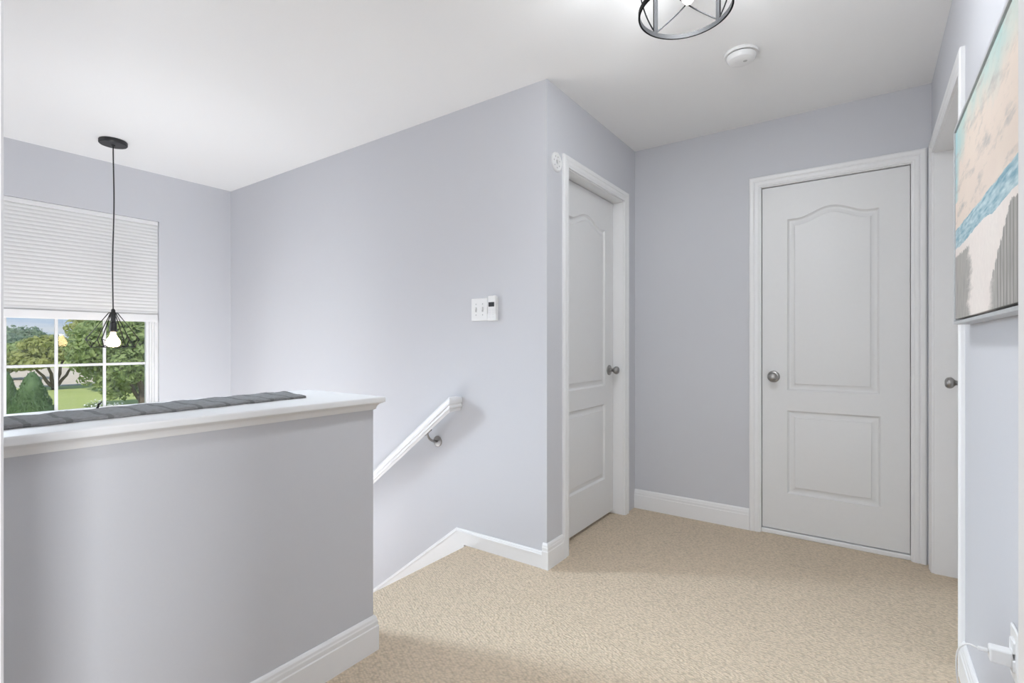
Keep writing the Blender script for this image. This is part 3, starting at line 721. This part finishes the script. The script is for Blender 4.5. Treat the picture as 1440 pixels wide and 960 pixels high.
def bush(base, label, n):
    e = empty('flowering_bush', base); tag(e, label, 'bush', 'low white flowering bushes'); b = np.array(base)
    bl = [(b+np.array([rng.normal()*.12, rng.normal()*.22, .40]), np.array([.28, .32, .38]), 1) for k in range(6)]
    leaves('foliage', bl, 1200, .06, 'leaf_green', e)
    bl2 = [(p+np.array([.1, 0, .2]), q*.9, w_) for p, q, w_ in bl]; leaves('blossoms', bl2, n, .045, 'blossom', e, up=1)
bush((-29.4, 8.62, ZG), 'low bush with white blossoms below the large tree', 420)
bush((-32.2, 8.75, ZG), 'smaller white flowering bush nearer the arborvitae', 200)
# far woods
bl = []
for k in range(150):
    t = k/149; x = -300-60*math.sin(t*3)-rng.random()*40; y = 20+150*t; hh = 6.5+3.0*math.sin(t*9)+3*math.sin(t*21+1)+rng.random()*3
    bl.append((np.array([x, y, ZG+hh*.5]), np.array([5, 6, hh*.62]), 1))
for k in range(110):
    t = k/109; x = -150-rng.random()*30; y = 10+85*t; hh = 3.3+1.0*math.sin(t*11)+rng.random()*2
    bl.append((np.array([x, y, ZG+hh*.5]), np.array([3.4, 3.6, hh*.62]), .8))
o = leaves('far_woods', bl, 60000, .9, 'far_leaf'); tag(o, 'hazy green line of distant woods on the horizon', 'woods', kind='stuff')

# ------------------------------------------------------------------ light
w_ = bpy.data.worlds.new('sky'); SC.world = w_; w_.use_nodes = True; nt = w_.node_tree; bg = nt.nodes['Background']
tc = nt.nodes.new('ShaderNodeTexCoord'); sp = nt.nodes.new('ShaderNodeSeparateXYZ'); nt.links.new(tc.outputs['Generated'], sp.inputs[0])
rp = nt.nodes.new('ShaderNodeValToRGB'); nt.links.new(sp.outputs[2], rp.inputs[0])
e = rp.color_ramp.elements; e[0].position = 0.0; e[0].color = srgb(226, 236, 248); e[1].position = .5; e[1].color = srgb(120, 170, 232)
q = rp.color_ramp.elements.new(.06); q.color = srgb(176, 206, 244)
no = nt.nodes.new('ShaderNodeTexNoise'); mp = nt.nodes.new('ShaderNodeMapping'); mp.inputs['Scale'].default_value = (2, 2, 14)
nt.links.new(tc.outputs['Generated'], mp.inputs[0]); nt.links.new(mp.outputs[0], no.inputs['Vector']); no.inputs['Scale'].default_value = 2.5; no.inputs['Detail'].default_value = 5
cr = nt.nodes.new('ShaderNodeValToRGB'); nt.links.new(no.outputs['Fac'], cr.inputs[0]); cr.color_ramp.elements[0].position = .48; cr.color_ramp.elements[1].position = .66
mx = nt.nodes.new('ShaderNodeMix'); mx.data_type = 'RGBA'; nt.links.new(cr.outputs[0], mx.inputs[0]); nt.links.new(rp.outputs[0], mx.inputs[6]); mx.inputs[7].default_value = (.9, .93, .97, 1)
nt.links.new(mx.outputs[2], bg.inputs[0]); bg.inputs[1].default_value = .85

def light(name, typ, loc, power, col=(1, 1, 1), target=None, size=None, spread=None, radius=None):
    l = bpy.data.lights.new(name, typ); o = bpy.data.objects.new(name, l); COL.objects.link(o); o.location = loc; l.energy = power; l.color = col
    if size: l.shape = 'RECTANGLE'; l.size, l.size_y = size
    if spread: l.spread = math.radians(spread)
    if radius is not None: l.shadow_soft_size = radius
    if target: o.rotation_euler = (Vector(target)-Vector(loc)).to_track_quat('-Z', 'Y').to_euler()
    return o
sun = light('sun', 'SUN', (20, -10, 30), 3.6, (1, .96, .9)); sun.rotation_euler = Vector((-.55, .35, -.75)).to_track_quat('-Z', 'Y').to_euler(); sun.data.angle = .03
# added unseen fill areas in the stairwell; then room behind and hall lamp
light('landing_beam_fill', 'AREA', (-4.40, .42, 1.80), 10.3, (.72, .865, 1), (-.6, 1.50, 0), (.4, .9), 46)  # added beam out of view, stands in for window light on the carpet
light('stair_wall_fill', 'AREA', (-4.42, .40, 1.25), 9, (.93, .965, 1), (-1.4, 1.9, .9), (.5, 1.0), 110)  # added wide fill for stair wall and rail shadow, no window here
light('low_foyer_fill', 'AREA', (-3.2, .135, -.55), 31, (.93, .97, 1), (-3.1, 2.1, .35), (2.1, 1.7), 175)  # added low fill out of view, lifts stair wall and ceiling
light('window_wall_fill', 'AREA', (-1.88, .65, -.85), 82, (.94, .975, 1), (-4.4, 1.0, -.55), (1.0, 1.3), 142)  # added to brighten the window wall, sits before a solid wall
light('bedroom_daylight', 'AREA', (-.3, -2.5, 1.5), 56, (.91, .96, 1), (-.45, 3, 1.2), (2.4, 1.7))
light('bedroom_lamp', 'AREA', (1.2, -.47, 1.25), 38, (.94, .97, 1), (-1.4, .55, .7), (.30, 1.1))
light('hall_bulb', 'POINT', (LX, LY, 2.27), 12, (.92, .96, 1), radius=.05)
o = light('hall_lamp_glow', 'AREA', (LX, LY, 2.40), 18, (.92, .96, 1), (LX, LY, 0), (.13, .13)); o.data.shape = 'DISK'

# ------------------------------------------------------------------ camera
cam = bpy.data.cameras.new('camera'); co = bpy.data.objects.new('camera', cam); COL.objects.link(co)
co.location = (0, 0, 1.1175); co.rotation_euler = (PI/2, 0, math.radians(35.277))
cam.sensor_width = 36; cam.lens = 36*705.2/1440; cam.shift_y = 4.0/1440; cam.clip_start = .01; cam.clip_end = 1500
SC.camera = co
vs = SC.view_settings; vs.view_transform = 'Standard'; vs.look = 'None'; vs.gamma = 1; vs.exposure = .08; vs.use_curve_mapping = False
SC.display_settings.display_device = 'sRGB'
cy = SC.cycles; cy.use_denoising = True; cy.max_bounces = 10; cy.diffuse_bounces = 6; cy.glossy_bounces = 4; cy.transparent_max_bounces = 12; cy.sample_clamp_indirect = 6
